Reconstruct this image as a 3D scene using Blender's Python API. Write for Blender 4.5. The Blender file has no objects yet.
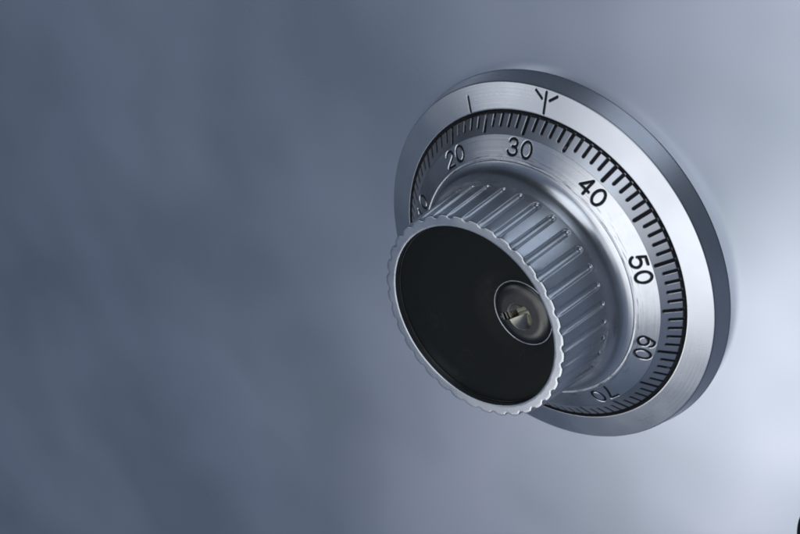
import bpy, math, random
import numpy as np
from mathutils import Matrix, Vector

# ------------------------------------------------------------------ camera
S = 0.04                                   # one modelling unit (the dial radius) is 40 mm
PLATE_H = -0.16                            # height of the door skin on the dial axis, in units
ARROW = math.radians(5.5)                  # the arrow index sits this far clockwise of the 30 tick
rad = math.radians

def axis_dir(a):                           # a: clockwise angle from the 30 tick, as a world direction in the door plane
    return Vector((math.sin(a - ARROW), 0.0, math.cos(a - ARROW)))

R_CAM = Matrix(((-0.1038043, -0.7624928, -0.6386152),
                (-0.8728636, -0.2379657, 0.4260063),
                (-0.4767953, 0.6016453, -0.6408504)))
T_CAM = Vector((0.8281542, 0.0032943, 10.0180796))
D2W = Matrix((axis_dir(0.0), axis_dir(-math.pi / 2), Vector((0, -1, 0)))).transposed()

def dial_point(d):                         # dial frame (up, left, out) to world
    v = D2W @ Vector(d)
    return Vector((v.x * S, (v.y + PLATE_H) * S, v.z * S))

scene = bpy.context.scene
cam_data = bpy.data.cameras.new('camera')
cam = bpy.data.objects.new('camera', cam_data)
scene.collection.objects.link(cam)
scene.camera = cam
cam_data.sensor_width = 36.0
cam_data.sensor_fit = 'HORIZONTAL'
cam_data.lens = 36.0 * 1700.0 / 800.0
cam_data.clip_start = 0.01
cam_data.clip_end = 100.0
rows = [D2W @ Vector(R_CAM[0]), -(D2W @ Vector(R_CAM[1])), -(D2W @ Vector(R_CAM[2]))]
m = Matrix(rows).transposed().to_4x4()
m.translation = dial_point(-(R_CAM.transposed() @ T_CAM))
cam.matrix_world = m

# ------------------------------------------------------------------ light
world = bpy.data.worlds.new('World')
scene.world = world
world.use_nodes = True
wn, wl = world.node_tree.nodes, world.node_tree.links
wn.clear()
w_out = wn.new('ShaderNodeOutputWorld')
w_bg = wn.new('ShaderNodeBackground')
w_tc = wn.new('ShaderNodeTexCoord')
w_bg.inputs['Strength'].default_value = 1.0
w_dot = wn.new('ShaderNodeVectorMath'); w_dot.operation = 'DOT_PRODUCT'
d_key = Vector((0.02, -0.96, -0.26)).normalized()      # towards the bright side of the studio, in front of the door
w_dot.inputs[1].default_value = d_key
w_no = wn.new('ShaderNodeTexNoise')                    # uneven walls of the room
w_no.inputs['Scale'].default_value = 2.4
w_no.inputs['Detail'].default_value = 2.0
w_mx = wn.new('ShaderNodeMath'); w_mx.operation = 'MULTIPLY_ADD'
w_mx.inputs[1].default_value = 0.16
w_sub = wn.new('ShaderNodeMath'); w_sub.operation = 'SUBTRACT'; w_sub.inputs[1].default_value = 0.08
w_cr = wn.new('ShaderNodeValToRGB')
els = w_cr.color_ramp.elements
els[0].position, els[0].color = 0.0, (0.012, 0.015, 0.022, 1)
els[1].position, els[1].color = 1.0, (0.62, 0.68, 0.78, 1)
for pos, col in ((0.25, (0.030, 0.038, 0.054, 1)), (0.50, (0.074, 0.098, 0.146, 1)), (0.66, (0.088, 0.120, 0.185, 1)),
                 (0.76, (0.095, 0.126, 0.195, 1)), (0.84, (0.180, 0.212, 0.280, 1)), (0.91, (0.32, 0.35, 0.41, 1))):
    e = els.new(pos); e.color = col
wl.new(w_tc.outputs['Generated'], w_no.inputs['Vector'])
wl.new(w_tc.outputs['Generated'], w_dot.inputs[0])
wl.new(w_no.outputs['Fac'], w_mx.inputs[0])
wl.new(w_dot.outputs['Value'], w_mx.inputs[2])
wl.new(w_mx.outputs['Value'], w_sub.inputs[0])
wl.new(w_sub.outputs['Value'], w_cr.inputs['Fac'])
wl.new(w_cr.outputs['Color'], w_bg.inputs['Color'])
wl.new(w_bg.outputs['Background'], w_out.inputs['Surface'])

def softbox(name, direction, dist, size, radiance, color):
    """round studio softbox; direction = (right, up, out from the door)"""
    d = Vector((direction[0], -direction[2], direction[1])).normalized()
    L = bpy.data.lights.new(name, 'AREA')
    L.shape = 'DISK'
    L.size = size
    L.energy = radiance * math.pi * math.pi * (size / 2) ** 2
    L.color = color
    o = bpy.data.objects.new(name, L)
    scene.collection.objects.link(o)
    o.location = d * dist
    o.rotation_euler = (-d).to_track_quat('-Z', 'Y').to_euler()
    return o

softbox('softbox', (0.06, -0.11, 0.98), 0.75, 0.81, 0.92, (0.985, 0.99, 1.0))
softbox('low_softbox', (-0.26, -0.61, 0.75), 0.70, 0.21, 1.95, (1.0, 0.985, 0.965))
softbox('top_softbox', (0.24, 0.77, 0.60), 0.75, 0.56, 1.2, (0.86, 0.92, 1.0))

softbox('left_softbox', (-0.65, 0.04, 0.76), 0.75, 0.24, 1.2, (0.95, 0.975, 1.0))
softbox('side_softbox', (0.54, 0.26, 0.80), 0.90, 0.42, 0.55, (0.96, 0.98, 1.0))

scene.cycles.pixel_filter_type = 'BLACKMAN_HARRIS'
scene.cycles.filter_width = 1.9
vs = scene.view_settings
vs.view_transform = 'Standard'
vs.look = 'None'
vs.exposure = 0.0
vs.gamma = 1.0
vs.use_curve_mapping = False

# ------------------------------------------------------------------ helpers
def link(name, me, mat, parent=None):
    o = bpy.data.objects.new(name, me)
    scene.collection.objects.link(o)
    if mat:
        me.materials.append(mat)
    if parent:
        o.parent = parent
    return o

def mesh_np(name, V, F):
    """mesh from numpy verts and quads"""
    me = bpy.data.meshes.new(name)
    V = np.ascontiguousarray(V, dtype=np.float32)
    F = np.ascontiguousarray(F, dtype=np.int32)
    me.vertices.add(len(V))
    me.vertices.foreach_set('co', V.ravel())
    me.loops.add(F.size)
    me.loops.foreach_set('vertex_index', F.ravel())
    me.polygons.add(len(F))
    k = F.shape[1]
    me.polygons.foreach_set('loop_start', np.arange(0, F.size, k, dtype=np.int32))
    me.polygons.foreach_set('loop_total', np.full(len(F), k, dtype=np.int32))
    me.update(calc_edges=True)
    me.validate()
    me.polygons.foreach_set('use_smooth', np.ones(len(me.polygons), dtype=bool))
    me.update()
    return me

def to_world(r, h, az):
    """cylindrical (radius, height above ring lip, clockwise angle from the 30 tick) to metres"""
    a = az - ARROW
    return np.stack([r * np.sin(a) * S, -(h - PLATE_H) * S, r * np.cos(a) * S], -1)

def grid_quads(nu, nv, wrap):
    """verts indexed [v * nu + u]; wraps in u"""
    u = np.arange(nu if wrap else nu - 1)
    v = np.arange(nv - 1)
    U, Vv = np.meshgrid(u, v)
    U2 = (U + 1) % nu
    a = Vv * nu + U
    b = Vv * nu + U2
    c = (Vv + 1) * nu + U2
    d = (Vv + 1) * nu + U
    return np.stack([a, d, c, b], -1).reshape(-1, 4)

def revolve(name, r, h, az):
    """r, h arrays of shape (nv, nu) or (nv,); az of shape (nu,)"""
    r = np.asarray(r, float); h = np.asarray(h, float)
    nu = len(az)
    if r.ndim == 1:
        r = np.repeat(r[:, None], nu, 1)
    if h.ndim == 1:
        h = np.repeat(h[:, None], nu, 1)
    A = np.repeat(az[None, :], r.shape[0], 0)
    V = to_world(r, h, A).reshape(-1, 3)
    return mesh_np(name, V, grid_quads(nu, r.shape[0], True))

def round_profile(pts, radius, n=5):
    """rounds the corners of an open (r, h) profile"""
    pts = [np.array(p, float) for p in pts]
    out = [pts[0]]
    for i in range(1, len(pts) - 1):
        a, b, c = pts[i - 1], pts[i], pts[i + 1]
        rr = radius[i] if hasattr(radius, '__len__') else radius
        d1, d2 = a - b, c - b
        k = min(rr, 0.45 * np.linalg.norm(d1), 0.45 * np.linalg.norm(d2))
        if k <= 0:
            out.append(b); continue
        p, q = b + d1 / np.linalg.norm(d1) * k, b + d2 / np.linalg.norm(d2) * k
        for t in np.linspace(0, 1, n):
            out.append((1 - t) ** 2 * p + 2 * t * (1 - t) * b + t * t * q)
    out.append(pts[-1])
    return np.array(out)

def smoothstep(x):
    x = np.clip(x, 0, 1)
    return x * x * (3 - 2 * x)

def seg_dist(P, a, b):
    a = np.asarray(a); b = np.asarray(b)
    ab = b - a
    t = np.clip(((P - a) @ ab) / max(ab @ ab, 1e-12), 0, 1)
    return np.linalg.norm(P - (a + t[..., None] * ab), axis=-1)

def cut(sd, depth, e):
    """engraving depth from a signed distance to the stroke edge"""
    return -depth * smoothstep((e - sd) / (2 * e))

# ------------------------------------------------------------------ materials
def new_mat(name):
    mt = bpy.data.materials.new(name)
    mt.use_nodes = True
    nt = mt.node_tree
    return mt, nt, nt.nodes['Principled BSDF']

def metal(name, color, rough, lines=0.0, line_scale=900.0, grain=0.0, aniso=0.0, rough_var=0.06, stain=0.0, worn=False):
    """turned metal: fine concentric tool lines round the dial axis, grain and uneven polish"""
    mt, nt, b = new_mat(name)
    N, L = nt.nodes, nt.links
    b.inputs['Metallic'].default_value = 1.0
    b.inputs['Base Color'].default_value = (*color, 1)
    tc = N.new('ShaderNodeTexCoord')
    sep = N.new('ShaderNodeSeparateXYZ')
    L.new(tc.outputs['Object'], sep.inputs['Vector'])
    ln = N.new('ShaderNodeVectorMath'); ln.operation = 'LENGTH'
    cmb = N.new('ShaderNodeCombineXYZ')
    L.new(sep.outputs['X'], cmb.inputs['X']); L.new(sep.outputs['Z'], cmb.inputs['Z'])
    L.new(cmb.outputs['Vector'], ln.inputs[0])
    # roughness: blotches left by handling
    n1 = N.new('ShaderNodeTexNoise'); n1.inputs['Scale'].default_value = 60.0; n1.inputs['Detail'].default_value = 5.0
    L.new(tc.outputs['Object'], n1.inputs['Vector'])
    mr = N.new('ShaderNodeMapRange')
    mr.inputs['From Min'].default_value = 0.3; mr.inputs['From Max'].default_value = 0.7
    mr.inputs['To Min'].default_value = rough - rough_var; mr.inputs['To Max'].default_value = rough + rough_var
    L.new(n1.outputs['Fac'], mr.inputs['Value'])
    L.new(mr.outputs['Result'], b.inputs['Roughness'])
    if stain > 0:
        n3 = N.new('ShaderNodeTexNoise'); n3.inputs['Scale'].default_value = 130.0; n3.inputs['Detail'].default_value = 6.0
        n3.inputs['Roughness'].default_value = 0.65
        L.new(tc.outputs['Object'], n3.inputs['Vector'])
        cr = N.new('ShaderNodeValToRGB')
        cr.color_ramp.elements[0].position = 0.32
        cr.color_ramp.elements[0].color = tuple(c * (1 - stain) for c in color) + (1,)
        cr.color_ramp.elements[1].position = 0.55
        cr.color_ramp.elements[1].color = (*color, 1)
        L.new(n3.outputs['Fac'], cr.inputs['Fac'])
        L.new(cr.outputs['Color'], b.inputs['Base Color'])
        if worn:
            # rubbed streaks running round the foot of the number band
            an = N.new('ShaderNodeMath'); an.operation = 'ARCTAN2'
            L.new(sep.outputs['X'], an.inputs[0]); L.new(sep.outputs['Z'], an.inputs[1])
            sa = N.new('ShaderNodeMath'); sa.operation = 'MULTIPLY'; sa.inputs[1].default_value = 7.0
            L.new(an.outputs['Value'], sa.inputs[0])
            sr = N.new('ShaderNodeMath'); sr.operation = 'MULTIPLY'; sr.inputs[1].default_value = 3200.0
            L.new(ln.outputs['Value'], sr.inputs[0])
            cv = N.new('ShaderNodeCombineXYZ')
            L.new(sa.outputs['Value'], cv.inputs['X']); L.new(sr.outputs['Value'], cv.inputs['Y'])
            sn = N.new('ShaderNodeTexNoise'); sn.inputs['Scale'].default_value = 1.0; sn.inputs['Detail'].default_value = 4.0
            L.new(cv.outputs['Vector'], sn.inputs['Vector'])
            k1 = N.new('ShaderNodeMapRange'); k1.inputs['From Min'].default_value = 0.55; k1.inputs['From Max'].default_value = 0.63
            L.new(sn.outputs['Fac'], k1.inputs['Value'])
            k2 = N.new('ShaderNodeMapRange'); k2.inputs['From Min'].default_value = 0.0325; k2.inputs['From Max'].default_value = 0.0302
            L.new(ln.outputs['Value'], k2.inputs['Value'])
            k4 = N.new('ShaderNodeMath'); k4.operation = 'GREATER_THAN'; k4.inputs[1].default_value = 0.0299
            L.new(ln.outputs['Value'], k4.inputs[0])
            km = N.new('ShaderNodeMath'); km.operation = 'MULTIPLY'
            L.new(k1.outputs['Result'], km.inputs[0]); L.new(k2.outputs['Result'], km.inputs[1])
            k3 = N.new('ShaderNodeMath'); k3.operation = 'MULTIPLY'; k3.inputs[1].default_value = 0.8
            k5 = N.new('ShaderNodeMath'); k5.operation = 'MULTIPLY'
            L.new(km.outputs['Value'], k5.inputs[0]); L.new(k4.outputs['Value'], k5.inputs[1])
            L.new(k5.outputs['Value'], k3.inputs[0])
            mx = N.new('ShaderNodeMix'); mx.data_type = 'RGBA'
            L.new(k3.outputs['Value'], mx.inputs['Factor'])
            L.new(cr.outputs['Color'], mx.inputs['A']); mx.inputs['B'].default_value = (0.16, 0.16, 0.17, 1)
            L.new(mx.outputs['Result'], b.inputs['Base Color'])
    # bump: tool lines + grain
    last = None
    if lines > 0:
        wv = N.new('ShaderNodeTexNoise'); wv.noise_dimensions = '1D'
        wv.inputs['Scale'].default_value = line_scale * 4; wv.inputs['Detail'].default_value = 3.0
        L.new(ln.outputs['Value'], wv.inputs['W'])
        bp = N.new('ShaderNodeBump'); bp.inputs['Strength'].default_value = lines; bp.inputs['Distance'].default_value = 0.00002
        L.new(wv.outputs['Fac'], bp.inputs['Height'])
        last = bp
    if grain > 0:
        g = N.new('ShaderNodeTexNoise'); g.inputs['Scale'].default_value = 2500.0; g.inputs['Detail'].default_value = 2.0
        L.new(tc.outputs['Object'], g.inputs['Vector'])
        bp2 = N.new('ShaderNodeBump'); bp2.inputs['Strength'].default_value = grain; bp2.inputs['Distance'].default_value = 0.00002
        L.new(g.outputs['Fac'], bp2.inputs['Height'])
        if last:
            L.new(last.outputs['Normal'], bp2.inputs['Normal'])
        last = bp2
    if last:
        L.new(last.outputs['Normal'], b.inputs['Normal'])
    if aniso:
        tg = N.new('ShaderNodeTangent'); tg.direction_type = 'RADIAL'; tg.axis = 'Y'
        L.new(tg.outputs['Tangent'], b.inputs['Tangent'])
        b.inputs['Anisotropic'].default_value = aniso
    return mt

M_ring = metal('satin ring metal', (0.64, 0.66, 0.69), 0.28, lines=0.40, line_scale=380.0, grain=0.15)
M_dial = metal('satin dial metal', (0.75, 0.765, 0.78), 0.27, lines=0.5, line_scale=330.0, grain=0.15, stain=0.10, worn=True)
M_tick = metal('matte scale metal', (0.68, 0.69, 0.71), 0.34, lines=0.25, grain=0.2)
M_knob = metal('knob metal', (0.68, 0.71, 0.74), 0.27, grain=0.12, stain=0.10)
M_plug = metal('lock cylinder metal', (0.095, 0.096, 0.093), 0.27, grain=0.2, stain=0.25)
M_brass = metal('brass', (0.44, 0.425, 0.36), 0.26, grain=0.1, stain=0.3)

def paint(name, color, rough, spec=0.5, chips=0.0):
    mt, nt, b = new_mat(name)
    b.inputs['Base Color'].default_value = (*color, 1)
    b.inputs['Specular IOR Level'].default_value = spec
    N, L = nt.nodes, nt.links
    tc = N.new('ShaderNodeTexCoord')
    n1 = N.new('ShaderNodeTexNoise'); n1.inputs['Scale'].default_value = 400.0; n1.inputs['Detail'].default_value = 4.0
    L.new(tc.outputs['Object'], n1.inputs['Vector'])
    mr = N.new('ShaderNodeMapRange')
    mr.inputs['To Min'].default_value = rough - 0.1; mr.inputs['To Max'].default_value = rough + 0.1
    L.new(n1.outputs['Fac'], mr.inputs['Value'])
    L.new(mr.outputs['Result'], b.inputs['Roughness'])
    if chips > 0:
        n2 = N.new('ShaderNodeTexNoise'); n2.inputs['Scale'].default_value = 1100.0; n2.inputs['Detail'].default_value = 3.0
        L.new(tc.outputs['Object'], n2.inputs['Vector'])
        n4 = N.new('ShaderNodeTexNoise'); n4.inputs['Scale'].default_value = 90.0; n4.inputs['Detail'].default_value = 4.0
        L.new(tc.outputs['Object'], n4.inputs['Vector'])
        mlt = N.new('ShaderNodeMath'); mlt.operation = 'MULTIPLY'
        L.new(n2.outputs['Fac'], mlt.inputs[0]); L.new(n4.outputs['Fac'], mlt.inputs[1])
        k = N.new('ShaderNodeMapRange'); k.inputs['From Min'].default_value = 0.33; k.inputs['From Max'].default_value = 0.42
        k.inputs['To Max'].default_value = chips
        L.new(mlt.outputs['Value'], k.inputs['Value'])
        mx = N.new('ShaderNodeMix'); mx.data_type = 'RGBA'
        L.new(k.outputs['Result'], mx.inputs['Factor'])
        mx.inputs['A'].default_value = (*color, 1); mx.inputs['B'].default_value = (0.20, 0.21, 0.22, 1)
        L.new(mx.outputs['Result'], b.inputs['Base Color'])
    return mt

M_ink = paint('black engraving paint', (0.006, 0.007, 0.010), 0.5, 0.2, 0.5)
M_black = paint('black face', (0.0105, 0.0125, 0.0122), 0.46, 0.09, 0.022)
M_gap = paint('dark gap', (0.012, 0.013, 0.015), 0.6)

# door skin: satin steel, faint waves in the sheet
M_door, nt, b = new_mat('satin steel door')
N, L = nt.nodes, nt.links
b.inputs['Metallic'].default_value = 0.9
tc = N.new('ShaderNodeTexCoord')
n0 = N.new('ShaderNodeTexNoise'); n0.inputs['Scale'].default_value = 15.0; n0.inputs['Detail'].default_value = 2.0; n0.inputs['Roughness'].default_value = 0.55
L.new(tc.outputs['Object'], n0.inputs['Vector'])
c0 = N.new('ShaderNodeValToRGB')
c0.color_ramp.elements[0].position = 0.38; c0.color_ramp.elements[0].color = (0.465, 0.518, 0.580, 1)
c0.color_ramp.elements[1].position = 0.62; c0.color_ramp.elements[1].color = (0.60, 0.640, 0.725, 1)
L.new(n0.outputs['Fac'], c0.inputs['Fac'])
L.new(c0.outputs['Color'], b.inputs['Base Color'])
n1 = N.new('ShaderNodeTexNoise'); n1.inputs['Scale'].default_value = 9.0; n1.inputs['Detail'].default_value = 2.0
L.new(tc.outputs['Object'], n1.inputs['Vector'])
mr = N.new('ShaderNodeMapRange')
mr.inputs['From Min'].default_value = 0.3; mr.inputs['From Max'].default_value = 0.7
mr.inputs['To Min'].default_value = 0.25; mr.inputs['To Max'].default_value = 0.35
L.new(n1.outputs['Fac'], mr.inputs['Value'])
L.new(mr.outputs['Result'], b.inputs['Roughness'])
n2 = N.new('ShaderNodeTexNoise'); n2.inputs['Scale'].default_value = 6.5; n2.inputs['Detail'].default_value = 1.0
L.new(tc.outputs['Object'], n2.inputs['Vector'])
bp = N.new('ShaderNodeBump'); bp.inputs['Strength'].default_value = 0.25; bp.inputs['Distance'].default_value = 0.004
L.new(n2.outputs['Fac'], bp.inputs['Height'])
n3 = N.new('ShaderNodeTexNoise'); n3.inputs['Scale'].default_value = 1500.0; n3.inputs['Detail'].default_value = 2.0
L.new(tc.outputs['Object'], n3.inputs['Vector'])
bp2 = N.new('ShaderNodeBump'); bp2.inputs['Strength'].default_value = 0.06; bp2.inputs['Distance'].default_value = 0.00003
L.new(n3.outputs['Fac'], bp2.inputs['Height'])
L.new(bp.outputs['Normal'], bp2.inputs['Normal'])
L.new(bp2.outputs['Normal'], b.inputs['Normal'])

# ------------------------------------------------------------------ the safe door
def box_mesh(name, x0, x1, y0, y1, z0, z1, bev=0.0):
    import bmesh
    bm = bmesh.new()
    bmesh.ops.create_cube(bm, size=1.0)
    for v in bm.verts:
        v.co = Vector(((x0 + x1) / 2 + v.co.x * (x1 - x0), (y0 + y1) / 2 + v.co.y * (y1 - y0), (z0 + z1) / 2 + v.co.z * (z1 - z0)))
    if bev:
        bmesh.ops.bevel(bm, geom=bm.edges[:], offset=bev, segments=2, affect='EDGES')
    me = bpy.data.meshes.new(name)
    bm.to_mesh(me); bm.free()
    return me

door = link('safe_door', box_mesh('safe_door', -0.6, 0.4, 0.0, 0.03, -0.6, 0.4), M_door)
door['kind'] = 'structure'
door['label'] = 'smooth blue-grey satin steel safe door behind the dial'
door['category'] = 'safe door'

# ------------------------------------------------------------------ the combination lock
lock = bpy.data.objects.new('combination_lock', None)
scene.collection.objects.link(lock)
lock.empty_display_size = 0.02
lock['label'] = 'round silver combination dial with black numbers and fluted key knob on the steel door'
lock['category'] = 'combination lock'

class Cone:
    """conical band from (r0, h0) out to (r1, h1) in; maps flat unrolled coordinates to the band"""
    def __init__(s, r0, h0, r1, h1):
        s.r0, s.h0, s.r1, s.h1 = r0, h0, r1, h1
        s.len = math.hypot(r0 - r1, h1 - h0)
        s.k = abs(r0 - r1) / s.len                       # cos of the slope
        s.n = np.array([(h1 - h0), (r0 - r1)]) / s.len   # outward normal in (r, h)
        s.rho0 = r0 / s.k
    def surf(s, v, d):
        """v: distance from the outer edge, d: offset along the normal"""
        t = v / s.len
        return (s.r0 + (s.r1 - s.r0) * t + d * s.n[0], s.h0 + (s.h1 - s.h0) * t + d * s.n[1])
    def flat(s, az_rel, v):
        """unrolled coordinates about az_rel = 0; x clockwise, y outward, origin on the outer edge"""
        rho = s.rho0 - v
        th = az_rel * s.k
        return np.stack([rho * np.sin(th), rho * np.cos(th) - s.rho0], -1)
    def unflat(s, x, y):
        X, Y = x, y + s.rho0
        rho = np.hypot(X, Y)
        return np.arctan2(X, Y) / s.k, s.rho0 - rho

def ribbon(cone, az0, pts, hw, d, closed=False, name='stroke'):
    """flat stroke with round ends lying on a cone at offset d; pts in unrolled coordinates about az0"""
    P = np.array(pts, float)
    if closed:
        T = np.roll(P, -1, 0) - np.roll(P, 1, 0)
    else:
        T = np.gradient(P, axis=0)
    T /= np.linalg.norm(T, axis=1)[:, None]
    Nn = np.stack([-T[:, 1], T[:, 0]], -1)
    rows = []
    if not closed:
        for a in np.linspace(math.pi / 2 - 0.05, 0, 6, endpoint=False):   # start cap
            rows.append((P[0] - T[0] * hw * math.sin(a), Nn[0] * hw * math.cos(a)))
    for p, nn in zip(P, Nn):
        rows.append((p, nn * hw))
    if not closed:
        for a in np.linspace(0, math.pi / 2 - 0.05, 7)[1:]:
            rows.append((P[-1] + T[-1] * hw * math.sin(a), Nn[-1] * hw * math.cos(a)))
    V = []
    for c, o in rows:
        for q in (c + o, c - o):
            az, v = cone.unflat(q[0], q[1])
            r, h = cone.surf(v, d)
            V.append(to_world(np.array(r), np.array(h), np.array(az0 + az)))
    n = len(rows)
    F = [(2 * i, 2 * i + 1, 2 * i + 3, 2 * i + 2) for i in range(n - 1)]
    if closed:
        F.append((2 * n - 2, 2 * n - 1, 1, 0))
    return np.array(V), np.array(F)

def merge(name, parts):
    V, F, k = [], [], 0
    for v, f in parts:
        V.append(v); F.append(f + k); k += len(v)
    return mesh_np(name, np.concatenate(V), np.concatenate(F))

def resample(P, step):
    P = np.array(P, float)
    out = [P[0]]
    for a, b in zip(P[:-1], P[1:]):
        n = max(1, int(np.linalg.norm(b - a) / step))
        for i in range(1, n + 1):
            out.append(a + (b - a) * i / n)
    return np.array(out)

# ---- index ring: fixed, gently coned face, straight flank down to the door
ring_cone = Cone(1.157, -0.034, 1.000, 0.000)
MARK_HW = 0.0072
def rel(az_deg, r):                        # a point of the ring face in unrolled coordinates about az0 = ARROW
    v = (1.157 - r) / ring_cone.k
    return ring_cone.flat(np.array(rad(az_deg) - ARROW), np.array(v))
bar_mark = [rel(-25.0, 1.012), rel(-24.4, 1.096)]
arrow_marks = [[rel(5.5, 1.016), rel(5.5, 1.136)],
               [rel(1.9, 1.131), rel(4.15, 1.095)],
               [rel(9.2, 1.131), rel(6.95, 1.095)]]
az_dense = np.concatenate([np.arange(-27, -22, 0.06), np.arange(-22, 0, 1.0), np.arange(0, 12, 0.06), np.arange(12, 333, 1.0)])
az_r = np.radians(az_dense)
vv = np.linspace(0.004, ring_cone.len - 0.006, 70)
AZ, VV = np.meshgrid(az_r, vv)
P = ring_cone.flat(AZ - ARROW, VV)
sd = np.full(AZ.shape, 9.0)
near = ((AZ > rad(-28)) & (AZ < rad(13)))
for st in [bar_mark] + arrow_marks:
    sd[near] = np.minimum(sd[near], seg_dist(P[near], st[0], st[1]) - MARK_HW)
rr, hh = ring_cone.surf(VV, cut(sd, 0.010, 0.0022))
pre = round_profile([(1.182, -0.1605), (1.1785, -0.154), (1.1575, -0.041), (1.1532, -0.0332)], [0, 0.003, 0.004, 0], 5)[:-1]
post = round_profile([(1.005, -0.0012), (1.0, -0.0005), (1.0, -0.12)], [0, 0.004, 0], 6)[1:]
one = np.ones(len(az_r))
r_all = np.concatenate([pre[:, :1] * one, rr, post[:, :1] * one])
h_all = np.concatenate([pre[:, 1:] * one, hh, post[:, 1:] * one])
ring = link('index_ring', revolve('index_ring', r_all, h_all, az_r), M_ring, lock)
link('opening_mark', merge('opening_mark', [ribbon(ring_cone, ARROW, resample(bar_mark, 0.01), MARK_HW, -0.0040)]), M_ink, ring)
link('index_arrow', merge('index_arrow', [ribbon(ring_cone, ARROW, resample(s_, 0.01), MARK_HW, -0.0040) for s_ in arrow_marks]), M_ink, ring)

# ---- dial: tick band, number band, bead and cove
tick_cone = Cone(0.976, 0.004, 0.8823, 0.0824)
num_cone = Cone(0.8810, 0.0830, 0.7560, 0.1430)
TW = 0.0092                                # half width of a tick
n_per = 28
az_t = np.radians(np.arange(0, 360, 3.6 / n_per))
vt = np.linspace(0.0, tick_cone.len, 46)
AZ, VV = np.meshgrid(az_t, vt)
idx = np.round(AZ / rad(3.6)).astype(int)
rel_az = AZ - idx * rad(3.6)
P = tick_cone.flat(rel_az, VV)
LONG, SHORT = tick_cone.len - 0.009, tick_cone.len * 0.66
tl = np.where(idx % 5 == 0, LONG, SHORT)
half = np.where(idx % 5 == 0, TW * 1.08, TW * 0.96)
px, py = P[..., 0], -P[..., 1]
sd = np.hypot(px, np.maximum(py - (tl - half), 0)) - half
rt, ht = tick_cone.surf(VV, cut(sd, 0.010, 0.0022))
skirt = np.array([(0.966, -0.12), (0.972, -0.03), (0.975, -0.001)])
one = np.ones(len(az_t))
scale_band = link('scale_band', revolve('scale_band', np.concatenate([skirt[:, :1] * one, rt]),
                  np.concatenate([skirt[:, 1:] * one, ht]), az_t), M_tick, None)

dial_prof = round_profile([(0.7560, 0.1430), (0.7520, 0.1405), (0.7470, 0.1415), (0.7440, 0.1455), (0.7330, 0.1505), (0.7150, 0.1610),
                           (0.6970, 0.1760), (0.6810, 0.1970), (0.6690, 0.2210), (0.6610, 0.2450), (0.6565, 0.2670), (0.6490, 0.2900)],
                          [0, 0.002, 0.002, 0.004, 0.008, 0.010, 0.012, 0.014, 0.012, 0.012, 0.008, 0], 7)

GH, GW = 0.094, 0.065                      # numeral centre-line height and width
NUM_HW = 0.0068
def arc(cx, cy, rx, ry, a0, a1, n=20):
    a = np.radians(np.linspace(a0, a1, n))
    return [(cx + rx * math.cos(t), cy + ry * math.sin(t)) for t in a]
GLYPH = {
    '0': [arc(.5, .5, .5, .5, 90, 450, 40)],
    '1': [[(.22, .76), (.42, .84), (.55, 1.0), (.55, 0.0)]],
    '2': [arc(.5, .70, .47, .30, 172, -28, 22) + [(.70, .42), (.30, .20), (.10, .08), (.02, 0.0), (1.0, 0.0)]],
    '3': [arc(.48, .755, .42, .245, 165, -80, 20) + [(.40, .515)], [(.40, .515)] + arc(.48, .265, .50, .265, 88, -168, 24)],
    '4': [[(.72, 0.0), (.72, 1.0), (0.0, .30), (1.0, .30)]],
    '5': [[(.90, 1.0), (.20, 1.0), (.08, .50)] + arc(.48, .325, .50, .325, 140, -160, 26)],
    '6': [arc(.52, .70, .44, .30, 18, 120, 10) + [(.10, .62), (.02, .35)] + arc(.5, .315, .48, .315, 180, 540, 34)],
    '7': [[(0.0, 1.0), (1.0, 1.0), (.66, .62), (.46, .30), (.36, 0.0)]],
    '8': [arc(.5, .755, .42, .245, -90, 270, 30), arc(.5, .26, .5, .26, 90, 450, 30)],
    '9': [arc(.48, .30, .44, .30, 198, 300, 10) + [(.90, .38), (.98, .65)] + arc(.5, .685, .48, .315, 0, 360, 34)],
}
def number_strokes(text):
    w = GW; gap = 0.030
    total = len(text) * w + (len(text) - 1) * gap
    out = []
    for i, ch in enumerate(text):
        x0 = -total / 2 + i * (w + gap)
        for poly in GLYPH[ch]:
            out.append(resample([(x0 + p[0] * w, p[1] * GH) for p in poly], 0.004))
    return out
V_OUT = 0.0180                             # gap between the numerals and the outer edge of the band
numbers = {}
for k in range(10):
    txt = str(k * 10) if k else '0'
    az0 = rad(3.6 * (k * 10 - 30))
    numbers[az0] = [st + np.array([0.0, -V_OUT - NUM_HW * 0 - GH]) for st in number_strokes(txt)]

az_n = []
for k in range(10):
    c = -108 + 36 * k
    az_n += list(np.arange(c - 8.0, c + 8.0, 0.15)) + list(np.arange(c + 8.0, c + 28.0, 0.8))
az_n = np.radians(np.array(az_n))
vn = np.linspace(0.0, num_cone.len, 58)
AZ, VV = np.meshgrid(az_n, vn)
sd = np.full(AZ.shape, 9.0)
for az0, strokes in numbers.items():
    near = np.abs(AZ - az0) < rad(8.1)
    P = num_cone.flat(AZ[near] - az0, VV[near])
    best = np.full(len(P), 9.0)
    for st in strokes:
        for a, b_ in zip(st[:-1], st[1:]):
            best = np.minimum(best, seg_dist(P, a, b_))
    sd[near] = best - NUM_HW
rn, hn = num_cone.surf(VV, cut(sd, 0.008, 0.0021))
one = np.ones(len(az_n))
edge = np.array([(0.8820, 0.0800), (0.8818, 0.0822)])
r_all = np.concatenate([edge[:, :1] * one, rn, dial_prof[1:, :1] * one])
h_all = np.concatenate([edge[:, 1:] * one, hn, dial_prof[1:, 1:] * one])
dial = link('dial', revolve('dial', r_all, h_all, az_n), M_dial, lock)
scale_band.parent = dial
ticks = []
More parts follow.
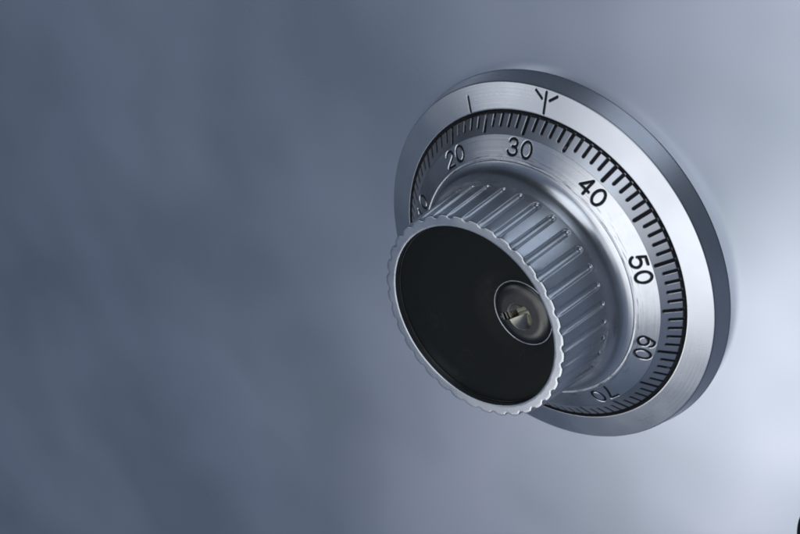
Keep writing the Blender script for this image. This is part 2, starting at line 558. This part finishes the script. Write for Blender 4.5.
for i in range(100):
    lng = i % 5 == 0
    hw = TW * (1.08 if lng else 0.96)
    ln_ = (LONG if lng else SHORT) - hw
    ticks.append(ribbon(tick_cone, rad(3.6 * i), resample([(0, -0.001), (0, -ln_)], 0.02), hw, -0.0038))
link('scale_ticks', merge('scale_ticks', ticks), M_ink, dial)
for az0, strokes in numbers.items():
    parts = []
    for j, st in enumerate(strokes):
        closed = np.linalg.norm(st[0] - st[-1]) < 1e-6
        s_ = st[:-1] if closed else st
        parts.append(ribbon(num_cone, az0, s_, NUM_HW, -0.0030 + 0.0002 * j, closed))
    link('number', merge('number', parts), M_ink, dial)
# dark floor of the groove between ring and dial
link('groove_floor', revolve('groove_floor', np.array([1.0, 0.966]), np.array([-0.1, -0.1]), np.radians(np.arange(0, 360, 1.0))), M_gap, ring)

# ---- fluted knob
NF = 36
FL0 = rad(1.6)
n_per = 60
az_k = FL0 + np.radians(np.arange(0, 360, 360 / NF / n_per))
H_FRONT, H_END = 0.660, 0.283
def body_r(h):
    return 0.6560 + (0.6330 - 0.6560) * (h - 0.28) / (H_FRONT - 0.28)
hk = np.concatenate([np.linspace(0.215, 0.27, 8, endpoint=False), np.linspace(0.27, 0.33, 40, endpoint=False),
                     np.linspace(0.33, 0.652, 34, endpoint=False), [0.652, 0.6555, 0.658, 0.6595, 0.660]])
AZ, HH = np.meshgrid(az_k, hk)
pitch = 2 * math.pi / NF
u = AZ - FL0 - np.round((AZ - FL0) / pitch) * pitch
RB = body_r(HH)
x = u * RB
GW_ = 0.0225                               # half width of a flute
dist = np.hypot(x, np.maximum(H_END + GW_ * 1.5 - HH, 0) / 1.5)
s_ = np.clip(dist / GW_, 0, 1)
fr = smoothstep((HH - 0.600) / 0.055)      # 1 at the front edge, where the lands are rounded into scallops
groove = np.where(dist < GW_, -(0.0180 - 0.0105 * fr) * np.sqrt(np.clip(1 - s_ ** 2, 0, 1)), 0.0)
lip = -0.0016 * smoothstep((GW_ + 0.0055 - dist) / 0.0055)
land = np.clip(np.abs(x) / (pitch * RB / 2), 0, 1)
crown = -0.0078 * (1 - land) ** 2 * fr
RK = RB + groove + lip + crown
inset = np.zeros_like(hk)
inset[-5:] = [0.0, 0.0005, 0.0018, 0.0040, 0.0065]
RK = RK - inset[:, None]
HK = HH.copy()
# front face: from the scalloped outline in to the round bore
front = []
outline = RK[-1]
for t in (0.25, 0.5, 0.75, 1.0):
    front.append(((1 - t) * outline + t * 0.5690, np.full(len(az_k), 0.660)))
for r_, h_ in ((0.5665, 0.6594), (0.5648, 0.6578), (0.5640, 0.6550), (0.5640, 0.6100), (0.5640, 0.590)):
    front.append((np.full(len(az_k), r_), np.full(len(az_k), h_)))
RK = np.concatenate([RK] + [f[0][None] for f in front])
HK = np.concatenate([HK] + [f[1][None] for f in front])
knob = link('knob', revolve('knob', RK, HK, az_k), M_knob, lock)

# ---- black inset face with an off-centre bore for the key cylinder
PC = (0.1115, -0.340)                       # key cylinder centre in the dial frame (up, left)
PLUG_AZ = math.atan2(-PC[1], PC[0]); PLUG_D = math.hypot(*PC)
FACE_H = 0.622
def local_disc(name, rows, nt_=180):
    """rows of (radius or array over t, height) about the key cylinder's axis"""
    t = np.linspace(0, 2 * math.pi, nt_, endpoint=False)
    V = []
    for r_, h_ in rows:
        r_ = np.broadcast_to(r_, t.shape); h_ = np.broadcast_to(h_, t.shape)
        up = PC[0] + r_ * np.cos(t); right = -PC[1] + r_ * np.sin(t)
        V.append(to_world(np.hypot(up, right), h_, np.arctan2(right, up)))
    return mesh_np(name, np.concatenate(V), grid_quads(nt_, len(rows), True))
t = np.linspace(0, 2 * math.pi, 180, endpoint=False)
RD = 0.5585
ca = PC[0] * np.cos(t) - PC[1] * np.sin(t)
ray = -ca + np.sqrt(ca ** 2 + RD ** 2 - PLUG_D ** 2)
HOLE = 0.1985
rows = [(ray, 0.595), (ray, FACE_H - 0.003), (ray - 0.0012, FACE_H - 0.0008), (np.maximum(ray - 0.003, HOLE + 0.002), FACE_H)]
for q in (0.75, 0.5, 0.25):
    rows.append((HOLE + 0.0015 + (np.maximum(ray - 0.003, HOLE + 0.002) - HOLE - 0.0015) * q, FACE_H))
rows += [(HOLE + 0.0012, FACE_H), (HOLE, FACE_H - 0.001), (HOLE, FACE_H - 0.03)]
link('knob_face', local_disc('knob_face', rows), M_black, knob)
# thin metal edge holding the inset face
az1 = np.radians(np.arange(0, 360, 1.0))
fe = round_profile([(0.5600, 0.595), (0.5600, FACE_H + 0.0040), (0.5555, FACE_H + 0.0040), (0.5555, 0.595)], [0, 0.0015, 0.0015, 0], 4)
link('face_edge', revolve('face_edge', fe[:, 0], fe[:, 1], az1), M_plug, knob)
# thin bright lip pressed round the bore
link('bore_lip', local_disc('bore_lip', [(HOLE - 0.0002, FACE_H - 0.03), (HOLE - 0.0002, FACE_H + 0.002), (HOLE - 0.0015, FACE_H + 0.0036),
     (HOLE - 0.0040, FACE_H + 0.0036), (HOLE - 0.0055, FACE_H + 0.002), (HOLE - 0.0055, FACE_H - 0.03)]), M_knob, knob)

# key cylinder: domed edge, coned centre, keyway
PR = 0.1895
nt_ = 420
t = np.linspace(0, 2 * math.pi, nt_, endpoint=False)
fa = np.linspace(0, math.pi / 2, 26)
DOME = 0.066
prof = np.array([(PR, 0.590)] + [(PR - DOME + DOME * math.cos(a), FACE_H - 0.004 + 0.030 * math.sin(a)) for a in fa])
IN = PR - DOME
rs = np.concatenate([prof[:, 0], np.linspace(IN - 0.0007, 0.002, 150)])
hs = np.concatenate([prof[:, 1], np.full(150, FACE_H + 0.026)])
Rg = np.repeat(rs[:, None], nt_, 1)
Hg = np.repeat(hs[:, None], nt_, 1)
Tg = np.repeat(t[None], len(rs), 0)
upg, rtg = Rg * np.cos(Tg), Rg * np.sin(Tg)
pl = np.stack([rtg, upg], -1)
KS, KE = np.array([-0.120, -0.046]), np.array([0.040, 0.022])   # keyway, from lower left to upper right
slot = seg_dist(pl, KS, KE) - 0.020
slot2 = seg_dist(pl, np.array([-0.02, 0.0]), np.array([0.030, 0.046])) - 0.013
dimple = np.hypot(rtg + 0.006, upg + 0.014)
Hg = Hg - 0.060 * np.clip(1 - dimple / 0.082, 0, 1)
Hg = np.where(Rg < PR - 0.012, Hg - 0.075 * smoothstep((0.002 - np.minimum(slot, slot2)) / 0.004), Hg)
A_ = np.arctan2(-PC[1] + rtg, PC[0] + upg)
V = to_world(np.hypot(PC[0] + upg, -PC[1] + rtg), Hg, A_).reshape(-1, 3)
Fq = grid_quads(nt_, len(rs), True)
me = mesh_np('key_cylinder', V, Fq)
cyl = link('key_cylinder', me, M_plug, lock)
me.materials.append(M_brass)
core = (np.minimum(np.minimum(slot, slot2), dimple - 0.081) < 0.002).reshape(-1)
me.polygons.foreach_set('material_index', core[Fq[:, 0]].astype(np.int32))
me.update()

def local_box(s0, s1, w0, w1, h0, h1):
    # box laid along the keyway: s along it, w across it
    d = (KE - KS) / np.linalg.norm(KE - KS)
    n_ = np.array([-d[1], d[0]])
    c = []
    for h_ in (h0, h1):
        for a, b_ in ((s0, w0), (s1, w0), (s1, w1), (s0, w1)):
            q = KS + d * a + n_ * b_
            up, rt = PC[0] + q[1], -PC[1] + q[0]
            c.append(to_world(np.array(math.hypot(up, rt)), np.array(h_), np.array(math.atan2(rt, up))))
    F = np.array([(0, 3, 2, 1), (4, 5, 6, 7), (0, 1, 5, 4), (1, 2, 6, 5), (2, 3, 7, 6), (3, 0, 4, 7)])
    return np.array(c), F
for i, (sa, dz) in enumerate(((-0.010, 0.024), (0.012, 0.018), (0.030, 0.012))):
    v, f = local_box(sa, sa + 0.011, -0.019, 0.019, FACE_H - 0.045, FACE_H + dz)
    me = mesh_np('wafer', v, f)
    me.polygons.foreach_set('use_smooth', np.zeros(6, dtype=bool))
    link('wafer', me, M_brass, cyl)

# ------------------------------------------------------------------ dark fitting at the lower right corner
az_f = np.radians(np.arange(0, 360, 3.0))
fp = round_profile([(0.45, -0.16), (0.45, -0.04), (0.30, -0.02), (0.002, -0.02)], [0, 0.03, 0.05, 0], 8)
me = revolve('door_fitting', fp[:, 0], fp[:, 1], az_f)
fit = link('door_fitting', me, M_black)
fit['label'] = 'black rounded fitting on the door cut off by the lower right corner'
fit['category'] = 'door fitting'
fit.location = dial_point((-1.312, -2.101, PLATE_H))
